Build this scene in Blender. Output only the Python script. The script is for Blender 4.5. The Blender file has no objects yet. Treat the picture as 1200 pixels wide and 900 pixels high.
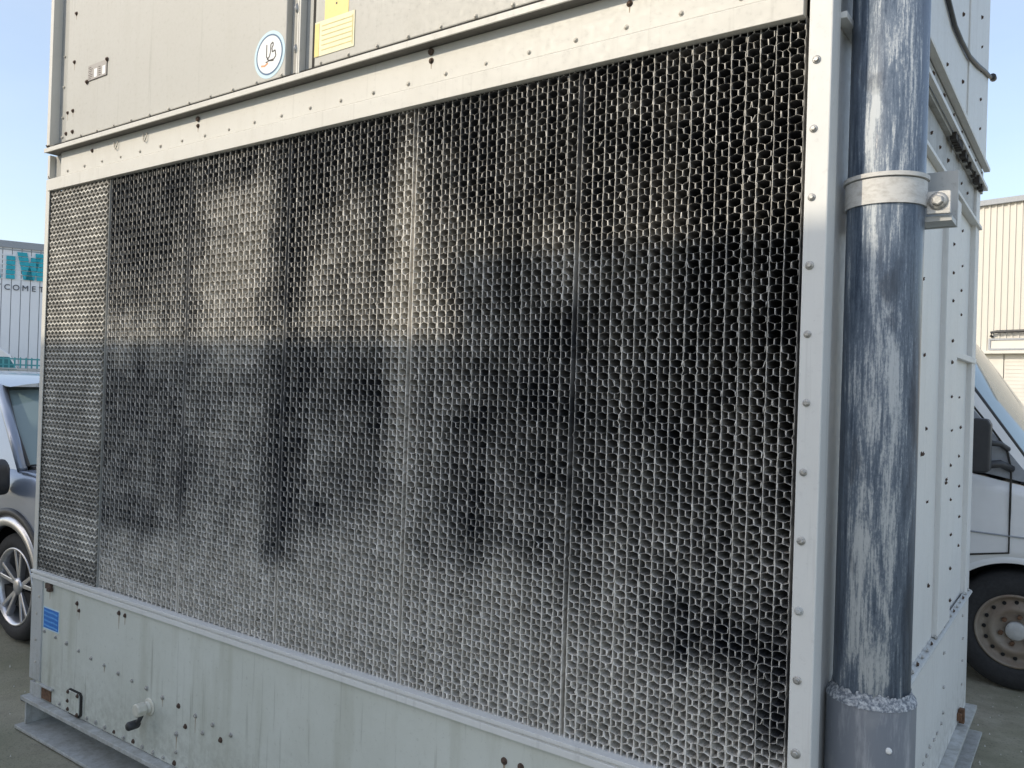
import bpy, math, random
import numpy as np
from mathutils import Matrix, Vector
random.seed(7); rng = np.random.default_rng(7)
PI = math.pi; R = math.radians
S = bpy.context.scene
COL = S.collection

# ------------------------------------------------------------------ camera
CX, CY, CZ = 3.9696, -1.8184, 1.62
yaw, pitch, roll = 0.6184, 0.0043, 0.0319
f = Vector((-math.sin(yaw)*math.cos(pitch), math.cos(yaw)*math.cos(pitch), math.sin(pitch)))
r0 = Vector((math.cos(yaw), math.sin(yaw), 0)); u0 = r0.cross(f)
cr, sr = math.cos(roll), math.sin(roll)
rv = cr*r0 + sr*u0; uv = -sr*r0 + cr*u0
cd = bpy.data.cameras.new('camera'); cam = bpy.data.objects.new('camera', cd); COL.objects.link(cam)
cam.matrix_world = Matrix(((rv.x, uv.x, -f.x, CX), (rv.y, uv.y, -f.y, CY), (rv.z, uv.z, -f.z, CZ), (0, 0, 0, 1)))
cd.sensor_width = 36; cd.lens = 958.8/1200*36; cd.clip_start = .02; cd.clip_end = 3000
S.camera = cam

# ------------------------------------------------------------------ light and exposure
SUN_AZ, SUN_EL = 31.0, 30.0                      # azimuth from -y towards -x
sd = Vector((-math.sin(R(SUN_AZ))*math.cos(R(SUN_EL)), -math.cos(R(SUN_AZ))*math.cos(R(SUN_EL)), math.sin(R(SUN_EL))))
ld = bpy.data.lights.new('sun', 'SUN'); ld.energy = 2.0; ld.angle = R(.53); ld.color = (1, .885, .70)
sun = bpy.data.objects.new('sun', ld); COL.objects.link(sun)
sun.rotation_euler = sd.to_track_quat('Z', 'Y').to_euler(); sun.location = (-6, -10, 8)
W = bpy.data.worlds.new('World'); S.world = W; W.use_nodes = True
wn, wl = W.node_tree.nodes, W.node_tree.links
bg = wn['Background']; bg.inputs['Strength'].default_value = .15
sky = wn.new('ShaderNodeTexSky'); sky.sky_type = 'NISHITA'; sky.sun_disc = False
sky.sun_elevation = R(SUN_EL); sky.sun_rotation = R(180 + SUN_AZ)
sky.air_density = 1.0; sky.dust_density = 1.6; sky.ozone_density = 1.2; sky.altitude = 50
tc = wn.new('ShaderNodeTexCoord'); mp = wn.new('ShaderNodeMapping'); mp.inputs['Scale'].default_value = (.9, 1.2, 3.6)
mp.inputs['Rotation'].default_value = (.25, .1, .5)
nz = wn.new('ShaderNodeTexNoise'); nz.inputs['Scale'].default_value = 1.7; nz.inputs['Detail'].default_value = 6; nz.inputs['Roughness'].default_value = .62
rp = wn.new('ShaderNodeValToRGB'); rp.color_ramp.elements[0].position = .35; rp.color_ramp.elements[1].position = .95; rp.color_ramp.elements[0].color = (.24, .24, .24, 1)
rp.color_ramp.elements[1].color = (.42, .42, .42, 1)
mx = wn.new('ShaderNodeMixRGB'); mx.inputs['Color2'].default_value = (4.2, 4.55, 5.0, 1)
wl.new(tc.outputs['Generated'], mp.inputs['Vector']); wl.new(mp.outputs['Vector'], nz.inputs['Vector'])
wl.new(nz.outputs['Fac'], rp.inputs['Fac']); wl.new(rp.outputs['Color'], mx.inputs['Fac'])
wl.new(sky.outputs['Color'], mx.inputs['Color1']); wl.new(mx.outputs['Color'], bg.inputs['Color'])
S.view_settings.view_transform = 'Standard'; S.view_settings.look = 'None'
S.view_settings.exposure = 0.70; S.view_settings.gamma = 1

# ------------------------------------------------------------------ materials
class NT:
    def __init__(s, name):
        s.m = bpy.data.materials.new(name); s.m.use_nodes = True
        s.n, s.l = s.m.node_tree.nodes, s.m.node_tree.links
        s.b = s.n['Principled BSDF']
        g = s.n.new('ShaderNodeNewGeometry'); s.pos = g.outputs['Position']
        s.obj = None
    def set(s, **k):
        for a, v in k.items():
            s.b.inputs[a.replace('_', ' ')].default_value = v
        return s
    def noise(s, scale, detail=4, rough=.6, stretch=(1, 1, 1), src=None, dist=0):
        m = s.n.new('ShaderNodeMapping'); m.inputs['Scale'].default_value = stretch
        s.l.new(src or s.pos, m.inputs['Vector'])
        t = s.n.new('ShaderNodeTexNoise'); t.inputs['Scale'].default_value = scale
        t.inputs['Detail'].default_value = detail; t.inputs['Roughness'].default_value = rough; t.inputs['Distortion'].default_value = dist
        s.l.new(m.outputs[0], t.inputs['Vector']); return t.outputs['Fac']
    def ramp(s, fac, a, b, lo=0., hi=1.):
        t = s.n.new('ShaderNodeMapRange'); t.inputs['From Min'].default_value = a; t.inputs['From Max'].default_value = b
        t.inputs['To Min'].default_value = lo; t.inputs['To Max'].default_value = hi
        s.l.new(fac, t.inputs['Value']); return t.outputs[0]
    def mix(s, fac, a, b):
        t = s.n.new('ShaderNodeMixRGB')
        for k, v in (('Fac', fac), ('Color1', a), ('Color2', b)):
            if isinstance(v, (tuple, list)): t.inputs[k].default_value = (*v, 1)
            elif isinstance(v, float): t.inputs[k].default_value = v
            else: s.l.new(v, t.inputs[k])
        return t.outputs[0]
    def math(s, op, a, b=0.):
        t = s.n.new('ShaderNodeMath'); t.operation = op
        for i, v in enumerate((a, b)):
            if isinstance(v, (int, float)): t.inputs[i].default_value = v
            else: s.l.new(v, t.inputs[i])
        return t.outputs[0]
    def attr(s, name):
        t = s.n.new('ShaderNodeAttribute'); t.attribute_name = name; return t.outputs['Fac']
    def col(s, c): s.l.new(c, s.b.inputs['Base Color']); return s
    def rough(s, c): s.l.new(c, s.b.inputs['Roughness']); return s
    def bump(s, h, strength=.3, dist=.002):
        t = s.n.new('ShaderNodeBump'); t.inputs['Strength'].default_value = strength; t.inputs['Distance'].default_value = dist
        s.l.new(h, t.inputs['Height']); s.l.new(t.outputs[0], s.b.inputs['Normal']); return s

def plain(name, c, rough=.6, metal=0., var=.12, scale=30):
    t = NT(name).set(Roughness=rough, Metallic=metal)
    n = t.noise(scale)
    t.col(t.mix(t.ramp(n, .3, .7), tuple(x*(1-var) for x in c), tuple(min(1, x*(1+var)) for x in c)))
    return t.m

def paint(name, base, dirt, amount=.5, streak=1.0, rough=.5):
    t = NT(name)
    big = t.noise(2.2, 5, .65); fine = t.noise(60, 4, .7); st = t.noise(9, 5, .6, (1, 1, .12))
    spk = t.noise(240, 2, .5)
    c = t.mix(t.ramp(big, .35, .7, 0, amount*.45), base, dirt)
    c = t.mix(t.ramp(st, .52, .78, 0, amount*streak*.55), c, dirt)
    c = t.mix(t.ramp(fine, .58, .8, 0, amount*.5), c, tuple(x*.55 for x in dirt))
    nar = t.noise(46, 4, .6, (1, 1, .035)); c = t.mix(t.ramp(nar, .60, .72, 0, amount*streak*.4), c, tuple(x*.6 for x in dirt))
    sep = t.n.new('ShaderNodeSeparateXYZ'); t.l.new(t.pos, sep.inputs[0])
    spl = t.math('MULTIPLY', t.ramp(sep.outputs['Z'], .12, .42, 1, 0), t.ramp(t.noise(24, 6, .75), .42, .66)); c = t.mix(t.math('MULTIPLY', spl, .55), c, (.20, .19, .15))
    c = t.mix(t.ramp(spk, .70, .74, 0, .35*amount), c, (.16, .12, .08))
    t.col(c); t.rough(t.ramp(fine, .3, .7, rough-.08, rough+.15))
    t.bump(t.noise(5, 3), .25, .006)
    return t.m

M = {}
M['paint'] = paint('cream_paint', (.62, .605, .56), (.45, .42, .36), .5)
M['casing'] = paint('casing_paint', (.46, .45, .415), (.37, .35, .30), .55)
M['paint_base'] = paint('weathered_base_paint', (.62, .64, .59), (.43, .44, .37), .95, 1.7)
M['paint_shade_dirt'] = paint('dirt_and_shade_paint', (.42, .42, .40), (.20, .19, .17), 1.0, 1.5)  # darker paint for recesses: dirt with their shade put into the colour
M['soffit'] = paint('shade_dark_soffit', (.15, .14, .125), (.08, .075, .065), .8, .2)  # shade under the ledge painted in as a darker colour
M['post'] = paint('post_paint', (.70, .70, .68), (.52, .51, .48), .45, 1.4)
M['galv'] = paint('galvanised_steel', (.50, .515, .51), (.32, .31, .29), .9, .8, .5)
M['groove'] = plain('dark_groove', (.03, .028, .025), .9)
M['sealant'] = plain('black_sealant', (.035, .03, .026), .8, 0, .4, 80)
M['bolt'] = plain('zinc_bolt', (.42, .41, .39), .42, .55, .3, 150)
M['bolt_rust'] = plain('rusty_bolt', (.085, .055, .04), .85, 0, .5, 200)
M['bolt_paint'] = plain('painted_bolt', (.50, .47, .41), .55, 0, .25, 150)
M['black_plastic'] = plain('black_plastic', (.034, .035, .038), .5)
M['white_plastic'] = plain('aged_white_plastic', (.60, .58, .50), .5)
M['rubber'] = plain('tyre_rubber', (.028, .028, .03), .85, 0, .25, 60)
M['alloy'] = plain('alloy_rim', (.55, .55, .57), .3, .8, .08)
M['dark'] = plain('dark_cavity', (.012, .012, .012), .95)
M['rust'] = plain('rusted_steel', (.13, .07, .04), .9, 0, .5, 60)

# honeycomb fill: dark plastic with limescale on it; the vertex tone mixes scale with painted light and shade
t = NT('scale_and_shade_fill'); scale_shade = t.attr('scale_shade'); n1 = t.noise(420, 3, .6); n2 = t.noise(26, 4, .6)
fac = t.math('ADD', scale_shade, t.math('MULTIPLY', t.math('SUBTRACT', n1, .5), t.math('ADD', t.math('MULTIPLY', scale_shade, 1.0), .05)))
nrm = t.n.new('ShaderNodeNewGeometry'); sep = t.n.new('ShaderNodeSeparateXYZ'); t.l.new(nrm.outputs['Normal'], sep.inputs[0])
up = t.ramp(sep.outputs['Z'], -.9, .9, .45, 1.8); fac = t.math('MULTIPLY', fac, up)   # upward faces lighter, undersides darker: settled scale plus painted light
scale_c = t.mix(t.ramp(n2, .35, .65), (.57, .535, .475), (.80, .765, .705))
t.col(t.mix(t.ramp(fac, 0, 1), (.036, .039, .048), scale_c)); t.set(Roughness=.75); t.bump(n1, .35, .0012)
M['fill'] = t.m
t = NT('strip_slats'); n1 = t.noise(160, 4, .7); n2 = t.noise(5, 4, .6); scale_shade = t.attr('scale_shade')
t.col(t.mix(t.ramp(t.math('ADD', scale_shade, t.math('MULTIPLY', t.math('SUBTRACT', n1, .5), .6)), 0, 1), (.05, .045, .04), (.82, .79, .72))); t.set(Roughness=.8)
M['strip'] = t.m

# grey PVC pipe, chalked in vertical streaks
t = NT('weathered_pvc_pipe')
fineS = t.noise(130, 6, .8, (1, 1, .06)); patch = t.noise(11, 5, .6, (1.6, 1.6, .22), dist=.8); grit = t.noise(230, 4, .8, (1, 1, .5))
tx = t.n.new('ShaderNodeTexCoord'); sx = t.n.new('ShaderNodeSeparateXYZ'); t.l.new(tx.outputs['Object'], sx.inputs[0])
band = t.math('MULTIPLY', t.ramp(sx.outputs['X'], -.075, -.01), t.ramp(sx.outputs['X'], .075, .045))       # chalk sits on the weather side
k = t.math('ADD', t.math('MULTIPLY', fineS, .62), t.math('ADD', t.math('MULTIPLY', patch, .68), t.math('MULTIPLY', grit, .25)))
k = t.math('ADD', k, t.math('MULTIPLY', band, .10))
c = t.mix(t.ramp(k, .70, .86, 0, .75), (.042, .062, .098), (.18, .225, .29))
c = t.mix(t.ramp(k, .86, .96, 0, .8), c, (.60, .63, .65))
dk = t.noise(16, 3, .5, (1, 1, .5)); c = t.mix(t.ramp(dk, .62, .70, 0, .55), c, (.05, .062, .085))
t.col(c); t.rough(t.ramp(k, .78, .92, .28, .75)); t.bump(grit, .25, .001); M['pvc'] = t.m
t = NT('pvc_socket')
sA = t.noise(30, 6, .7, (1, 1, .15)); sB = t.noise(8, 4)
c = t.mix(t.ramp(sA, .52, .78), (.15, .165, .19), (.36, .37, .385)); t.col(t.mix(t.ramp(sB, .55, .75, 0, .5), c, (.30, .30, .29)))
t.set(Roughness=.45); M['socket'] = t.m
t = NT('socket_scale'); n = t.noise(120, 5, .7); t.col(t.mix(t.ramp(n, .42, .66), (.14, .16, .19), (.58, .60, .62))); t.set(Roughness=.9); t.bump(n, .8, .004); M['socket_scale'] = t.m
t = NT('clamp_paint'); n = t.noise(40, 5, .7, (1, 1, 2.5)); t.col(t.mix(t.ramp(n, .45, .75), (.60, .59, .57), (.40, .38, .35))); t.set(Roughness=.55); M['clamp'] = t.m

# ground: worn concrete with moss
t = NT('yard_concrete'); a = t.noise(.9, 5, .6); b = t.noise(7, 6, .7); c_ = t.noise(90, 4, .7); d = t.noise(260, 2)
c = t.mix(t.ramp(b, .3, .7), (.23, .21, .16), (.43, .395, .315))
c = t.mix(t.ramp(a, .42, .60, 0, .7), c, (.19, .19, .12))
c = t.mix(t.ramp(c_, .55, .72, 0, .7), c, (.07, .065, .055)); c = t.mix(t.ramp(d, .66, .72, 0, .6), c, (.36, .35, .33))
t.col(c); t.set(Roughness=.9); t.bump(c_, .5, .01); M['ground'] = t.m

def carpaint(name, c, metal=.3):
    t = NT(name).set(Metallic=metal, Roughness=.32, Coat_Weight=.7, Coat_Roughness=.06)
    n = t.noise(6, 5, .6); t.col(t.mix(t.ramp(n, .4, .75, 0, .25), c, tuple(x*.72 for x in c))); return t.m
M['car_silver'] = carpaint('silver_car_paint', (.22, .26, .34), .4)
M['van_white'] = carpaint('white_van_paint', (.80, .80, .80), .0)
M['glass'] = NT('car_glass').set(Base_Color=(.16, .22, .23, 1), Roughness=.04, IOR=1.6).m
M['glass_teal'] = NT('teal_glass').set(Base_Color=(.03, .17, .20, 1), Roughness=.1).m
M['lamp'] = NT('lamp_glass').set(Base_Color=(.7, .72, .75, 1), Roughness=.08).m
M['steel_wheel'] = paint('rusty_wheel_steel', (.27, .24, .20), (.17, .09, .05), 1.2, .6, .45)
M['hub'] = plain('grey_hub_cap', (.45, .45, .44), .5)
M['cream_clad'] = paint('cream_cladding', (.54, .52, .475), (.47, .45, .41), .35, 1.0)
M['cream_trim'] = plain('pale_render', (.58, .565, .525), .7, 0, .05, 3)
M['grey_clad'] = paint('grey_cladding', (.78, .79, .81), (.68, .69, .72), .4, 1.0)
M['flash'] = plain('grey_flashing', (.30, .32, .35), .6)
M['teal'] = plain('teal_sign_paint', (.015, .36, .45), .5, 0, .15, 4)
M['sign_white'] = plain('white_sign_stripe', (.74, .76, .78), .5, 0, .04)
M['sign_dark'] = plain('dark_letter', (.06, .07, .09), .6)
M['fence_teal'] = plain('teal_fence_paint', (.07, .30, .33), .55, 0, .1, 8)
M['wall_grey'] = plain('grey_blockwork', (.42, .44, .45), .85, 0, .15, 5)
M['brick'] = plain('dull_brick', (.26, .18, .14), .9, 0, .25, 12)
M['lbl_blue'] = plain('blue_label', (.012, .16, .55), .45, 0, .12, 60)
M['lbl_lightblue'] = plain('pale_blue_print', (.10, .34, .72), .45)
M['lbl_yellow'] = plain('yellow_label', (.76, .62, .22), .5, 0, .05, 40)
M['lbl_pale'] = plain('pale_yellow_label', (.72, .68, .46), .5, 0, .05, 40)
M['lbl_line'] = plain('faded_yellow_print', (.66, .58, .26), .6)
M['lbl_white'] = plain('white_label', (.76, .77, .77), .5, 0, .03)
M['lbl_halo'] = plain('pale_blue_label_edge', (.52, .68, .76), .5, 0, .03)
M['lbl_ring'] = plain('navy_print', (.06, .13, .24), .5)
M['ink'] = plain('dark_print', (.06, .05, .045), .6)
M['orange'] = plain('orange_print', (.70, .34, .16), .6)
M['rust_stain'] = plain('rust_stained_paint', (.34, .27, .20), .8, 0, .3, 90)
M['plate'] = paint('scratched_nameplate', (.40, .37, .34), (.20, .17, .15), .9, .2)

# ------------------------------------------------------------------ object helpers
def tag(o, label=None, cat=None, group=None, kind=None):
    if label: o['label'] = label
    if cat: o['category'] = cat
    if group: o['group'] = group
    if kind: o['kind'] = kind
    return o
def empty(name, loc=(0, 0, 0), rz=0):
    o = bpy.data.objects.new(name, None); o.empty_display_size = .2; COL.objects.link(o); o.location = loc; o.rotation_euler.z = rz; return o
class MB:
    def __init__(s): s.v, s.f, s.sm = [], [], []
    def add(s, vs, fs, smooth=False):
        k = len(s.v); s.v += [tuple(p) for p in vs]
        for q in fs: s.f.append(tuple(i+k for i in q)); s.sm.append(smooth)
        return s
    def box(s, x0, x1, y0, y1, z0, z1):
        x0, x1 = min(x0, x1), max(x0, x1); y0, y1 = min(y0, y1), max(y0, y1); z0, z1 = min(z0, z1), max(z0, z1)
        return s.add([(x0, y0, z0), (x1, y0, z0), (x1, y1, z0), (x0, y1, z0), (x0, y0, z1), (x1, y0, z1), (x1, y1, z1), (x0, y1, z1)],
                     [(0, 3, 2, 1), (4, 5, 6, 7), (0, 1, 5, 4), (1, 2, 6, 5), (2, 3, 7, 6), (3, 0, 4, 7)])
    def prism(s, pts, a, b, axis='y', smooth=False):
        """closed outline pts (2-D) pushed from a to b along axis"""
        n = len(pts)
        def mk(p, t): return {'y': (p[0], t, p[1]), 'x': (t, p[0], p[1]), 'z': (p[0], p[1], t)}[axis]
        vs = [mk(p, a) for p in pts] + [mk(p, b) for p in pts]
        fs = [(i, (i+1) % n, n+(i+1) % n, n+i) for i in range(n)]
        k = len(s.v); s.v += vs
        for q in fs: s.f.append(tuple(i+k for i in q)); s.sm.append(smooth)
        s.f.append(tuple(k+i for i in range(n))[::-1]); s.sm.append(False)
        s.f.append(tuple(k+n+i for i in range(n))); s.sm.append(False)
        return s
    def lathe(s, prof, c, axis='z', seg=32, smooth=True, caps=True, a0=0, a1=2*PI):
        """prof: list of (radius, along axis)"""
        full = abs(a1-a0-2*PI) < 1e-6; m = seg if full else seg+1
        vs = []
        for r, h in prof:
            for i in range(m):
                a = a0+(a1-a0)*i/seg; p, q = r*math.cos(a), r*math.sin(a)
                vs.append({'z': (c[0]+p, c[1]+q, c[2]+h), 'y': (c[0]+p, c[1]+h, c[2]+q), 'x': (c[0]+h, c[1]+p, c[2]+q)}[axis])
        fs = []
        for j in range(len(prof)-1):
            for i in range(seg):
                i2 = (i+1) % m; fs.append((j*m+i, j*m+i2, (j+1)*m+i2, (j+1)*m+i))
        if caps and full:
            fs.append(tuple(range(m))[::-1]); fs.append(tuple((len(prof)-1)*m+i for i in range(m)))
        return s.add(vs, fs, smooth)
    def tube(s, pts, r, seg=8):
        P = [Vector(p) for p in pts]; vs = []; n = len(P)
        for i, p in enumerate(P):
            d = (P[min(i+1, n-1)]-P[max(i-1, 0)]).normalized(); a = d.orthogonal() if abs(d.z) > .95 else d.cross(Vector((0, 0, 1))); a.normalize(); b = d.cross(a)
            rr = r[i] if isinstance(r, (list, tuple)) else r
            vs += [tuple(p+rr*(math.cos(2*PI*k/seg)*a+math.sin(2*PI*k/seg)*b)) for k in range(seg)]
        fs = [(i*seg+k, i*seg+(k+1) % seg, (i+1)*seg+(k+1) % seg, (i+1)*seg+k) for i in range(n-1) for k in range(seg)]
        fs += [tuple(range(seg))[::-1], tuple((n-1)*seg+k for k in range(seg))]
        return s.add(vs, fs, True)
    def mesh(s, name, mat):
        me = bpy.data.meshes.new(name); me.from_pydata(s.v, [], s.f); me.materials.append(M[mat] if isinstance(mat, str) else mat)
        me.polygons.foreach_set('use_smooth', s.sm); me.update()
        import bmesh
        b = bmesh.new(); b.from_mesh(me); bmesh.ops.recalc_face_normals(b, faces=b.faces); b.to_mesh(me); b.free()
        return me
    def build(s, name, mat, parent=None, bevel=0., seg=2, angle=None):
        o = bpy.data.objects.new(name, s.mesh(name, mat)); COL.objects.link(o)
        if parent: o.parent = parent
        if bevel:
            md = o.modifiers.new('bevel', 'BEVEL'); md.width = bevel; md.segments = seg; md.limit_method = 'ANGLE'; md.angle_limit = R(35)
        return o
def box(name, mat, parent, *d, bevel=.0015): return MB().box(*d).build(name, mat, parent, bevel)
def inst(name, me, parent, loc, rot=(0, 0, 0)):
    o = bpy.data.objects.new(name, me); COL.objects.link(o); o.parent = parent; o.location = loc; o.rotation_euler = rot
    if name == 'bolt': q = random.uniform(.85, 1.12); o.scale = (q, q, q)
    return o

# ------------------------------------------------------------------ ground
g = MB(); nx = 60
gx = sorted(set(list(np.linspace(-12, 12, nx)) + [-900, -200, -60, 60, 200, 900])); gy = sorted(set(list(np.linspace(-12, 14, nx)) + [-900, -200, -60, 60, 200, 900]))
vs = [(x, y, -.001+.006*(math.sin(x*2.1+y)*math.sin(y*1.7-.5*x)-1)) for y in gy for x in gx]; n = len(gx)
g.add(vs, [(j*n+i, j*n+i+1, (j+1)*n+i+1, (j+1)*n+i) for j in range(len(gy)-1) for i in range(n-1)], True)
tag(g.build('ground', 'ground'), kind='structure')

# ------------------------------------------------------------------ cooling tower
T = empty('cooling_tower', (0, 0, 0))
tag(T, 'large cream sheet metal cooling tower with a dark honeycomb air inlet face', 'cooling tower')
XW, D, H = 3.494, 2.75, 3.65
ZB, ZT = .70, 2.456

# bolt heads, shared meshes facing -y
def bolt_mesh(name, r, mat):
    b = MB(); b.lathe([(r*1.55, 0), (r*1.5, -r*.28), (r*1.0, -r*.34)], (0, 0, 0), 'y', 14)
    b.lathe([(r*.98, -r*.3), (r, -r*.5), (r*.95, -r*1.0), (r*.7, -r*1.18)], (0, 0, 0), 'y', 6, False); return b.mesh(name, mat)
B_zinc = bolt_mesh('bolt', .0062, 'bolt'); B_rust = bolt_mesh('bolt', .0062, 'bolt_rust'); B_paint = bolt_mesh('bolt', .0045, 'bolt_paint')
B_wash = bolt_mesh('bolt', .0062, 'galv'); B_big = bolt_mesh('bolt', .012, 'bolt')
def bolt_y(x, y, z, me=B_zinc): return inst('bolt', me, T, (x, y, z), (0, random.uniform(0, 1), 0))
def bolt_x(y, z, x=XW, me=B_zinc): return inst('bolt', me, T, (x, y, z), (random.uniform(0, 1), 0, PI/2))
def bolt_mx(y, z, x=0, me=B_zinc): return inst('bolt', me, T, (x, y, z), (random.uniform(0, 1), 0, -PI/2))

YP0 = -.002
# --- skid under the tower
sk = MB(); sk.prism([(-.038, .120), (-.038, .138), (.11, .138), (.11, .014), (-.062, .014), (-.062, 0), (.13, 0), (.13, .120)][::-1], .0, XW+.03, 'x')
sk.build('skid_beam', 'galv', T, .002)
for xx in (.02, 1.75, 3.45):
    box('stiffener', 'galv', T, xx, xx+.012, -.028, .106, .014, .118)
sk = MB(); sk.prism([(XW+.045, .118), (XW+.045, .138), (XW-.11, .138), (XW-.11, .0), (XW+.07, 0), (XW+.07, .014), (XW-.09, .014), (XW-.09, .118)], .14, D+.05, 'y')
sk.build('skid_beam', 'galv', T, .002)
box('skid_beam', 'galv', T, -.02, .1, .15, D, 0, .137)
# --- base (sump)
box('base_panel', 'paint_base', T, .05, XW-.002, 0, .05, .14, ZB-.02, bevel=.004)
box('base_corner', 'galv', T, .0, .1, -.006, .06, .215, ZB-.02, bevel=.003)
box('base_corner', 'galv', T, .005, .11, -.003, .06, .1385, .2, bevel=.002)
box('drain_recess', 'rust', T, .118, .205, -.004, .0, .147, .20)
box('recess_lip', 'galv', T, .1, .225, -.014, .0, .204, .212)
box('base_panel', 'post', T, XW-.06, XW, .053, D, .14, ZB-.012, bevel=.004)
box('base_panel', 'paint_base', T, .05, XW-.06, D-.05, D, .14, ZB-.02)
box('base_panel', 'paint_base', T, .0, .049, .06, D, .14, ZB-.02)
for x, z in [(.123, .45), (.226, .444), (.324, .436), (.429, .426), (.533, .416), (.64, .41), (.749, .402), (.853, .396), (.958, .391), (1.07, .382), (1.177, .376), (1.285, .367), (1.392, .362), (1.499, .354),
             (.515, .157), (.588, .16), (.66, .158), (.732, .158), (.805, .156), (.876, .159), (.942, .156), (1.017, .156), (1.088, .156), (1.162, .156), (1.24, .156), (1.32, .156),
             (.28, .161), (1.225, .311), (1.169, .268), (1.332, .316), (1.441, .32), (1.169, .2)]:
    bolt_y(x, 0, z, random.choice([B_zinc, B_zinc, B_rust]))
for x, z in [(.403, .625), (.421, .597), (.74, .646), (.785, .644), (2.69, .607), (2.745, .607)]: bolt_y(x, 0, z, B_rust)
for x, z in [(.055, .52), (.055, .40), (.06, .30), (.075, .6)]: bolt_y(x, -.006, z, B_paint)
MB().box(.135, .185, -.012, 0, .648, .672).box(.165, .19, -.02, 0, .64, .655).build('latch', 'bolt_rust', T, .002)
# inspection cover
MB().prism([(.36, .16), (.36, .235), (.372, .252), (.462, .252), (.474, .24), (.474, .158), (.46, .145), (.375, .145)], -.008, 0).build('cover_gasket', 'groove', T)
MB().prism([(.366, .163), (.366, .233), (.376, .247), (.458, .247), (.466, .238), (.466, .161), (.456, .152), (.378, .152)], -.012, -.008).build('inspection_cover', 'paint_base', T, .001)
for x, z in [(.374, .24), (.372, .20), (.376, .165), (.455, .24), (.455, .158)]: bolt_y(x, -.012, z, B_rust)
# float valve stub
MB().lathe([(.034, 0), (.034, -.005), (.03, -.006)], (.985, 0, .325), 'y', 24).lathe([(.023, 0), (.023, -.02), (.021, -.02), (.021, -.03)], (.985, 0, .325), 'y', 24).build('valve_flange', 'white_plastic', T)
MB().lathe([(.027, -.025), (.027, -.029), (.027, -.056), (.024, -.061)], (.985, 0, .325), 'y', 8, False).build('valve_nut', 'white_plastic', T, .003)
MB().tube([(.985, -.035, .30), (.968, -.036, .272), (.952, -.037, .262)], .009, 12).build('valve_stem', 'black_plastic', T)
MB().lathe([(.012, .008), (.017, 0), (.017, -.036), (.013, -.042)], (.95, -.03, .258), 'y', 16).build('valve_cap', 'black_plastic', T)
# blue label
box('blue_label', 'lbl_blue', T, .112, .246, -.0015, 0, .468, .556, bevel=0)
for k in range(4):
    zz = .541-.021*k; MB().prism([(.118, zz), (.16, zz-.003), (.20, zz-.002), (.24, zz-.006), (.24, zz+.001), (.20, zz+.005), (.16, zz+.004), (.118, zz+.007)], -.0022, -.0015).build('print_line', 'lbl_lightblue', T)
box('label_border', 'lbl_halo', T, .106, .252, -.0008, 0, .462, .562, bevel=0)

# --- bottom trim of the inlet
tr = MB(); tr.prism([(-.012, .676), (-.012, .694), (-.004, .697), (-.004, .700), (-.014, .703), (-.014, .714), (.028, .716), (.028, .676)][::-1], .0, 3.442, 'x'); tr.build('bottom_trim', 'post', T, .0012)
# --- posts
def anglepost(x0, x1, ysd, z0, z1, name='corner_post', mat='post'):
    return MB().prism([(x0, -.004), (x1, -.004), (x1, ysd), (x1-.006, ysd), (x1-.006, .002), (x0, .002)], z0, z1, 'z').build(name, mat, T, .003)
anglepost(3.444, XW, .062, .30, 2.64)
box('corner_post', 'post', T, 3.446, XW-.008, .003, .058, .305, 2.635)
for z in [2.5, 2.351, 2.202, 2.054, 1.906, 1.757, 1.605, 1.457, 1.306, 1.156, 1.007, .849, .70, .55]: bolt_y(3.4615+random.uniform(-.0015, .0015), -.004, z+random.uniform(-.002, .002), B_zinc if random.random() < .8 else B_wash)
for z in (.80, .70, .60, .5): bolt_x(.035, z, XW, B_rust)
MB().prism([(0, -.004), (.034, -.004), (.034, .0), (.004, .0), (.004, .06), (0, .06)], .69, 2.51, 'z').build('corner_post', 'paint', T, .001)
for k in range(13): bolt_mx(.02, .72+.145*k, 0, B_rust)
# --- header above the inlet
MB().prism([(-.008, ZT), (-.008, 2.508), (-.002, 2.512), (.02, 2.512), (.02, ZT)][::-1], .022, 3.432, 'x').build('top_trim', 'paint', T, .0015)
box('header_panel', 'paint', T, .125, 3.44, 0, .04, 2.513, 2.620)
box('header_return', 'paint_shade_dirt', T, .03, .124, .018, .04, 2.513, 2.620)
box('corner_post', 'paint', T, .012, .034, -.006, .04, 2.513, 2.620)
for k in range(23): bolt_y(.19+.1475*k, 0, 2.531+random.uniform(-.002, .002), B_paint)
# ledge
MB().prism([(-.040, 2.620), (-.040, 2.639), (-.036, 2.641), (.05, 2.644), (.05, 2.632), (-.034, 2.631), (-.034, 2.620)][::-1], .045, 3.53, 'x').build('ledge', 'paint', T, .0015)
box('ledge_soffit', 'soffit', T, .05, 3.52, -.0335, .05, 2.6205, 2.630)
box('ledge_joint', 'groove', T, .05, 3.5, -.0005, .04, 2.647, 2.667, bevel=0)
xs = np.linspace(.06, 3.5, 420); ww = np.convolve(rng.uniform(0, 1, 430), np.ones(5)/5, 'valid')[:420]
rad = [float(.0022+.004*max(0, w-.45)+(.011*max(0, w-.38)*2 if (.55 < x < .86) or (2.30 < x < 2.52) or 2.86 < x < 3.02 else 0)) for x, w in zip(xs, ww)]
MB().tube([(float(x), -.004-.4*q, 2.653-.5*q+random.uniform(-.0012, .0012)) for x, q in zip(xs, rad)], rad, 7).build('sealant', 'sealant', T)
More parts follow.
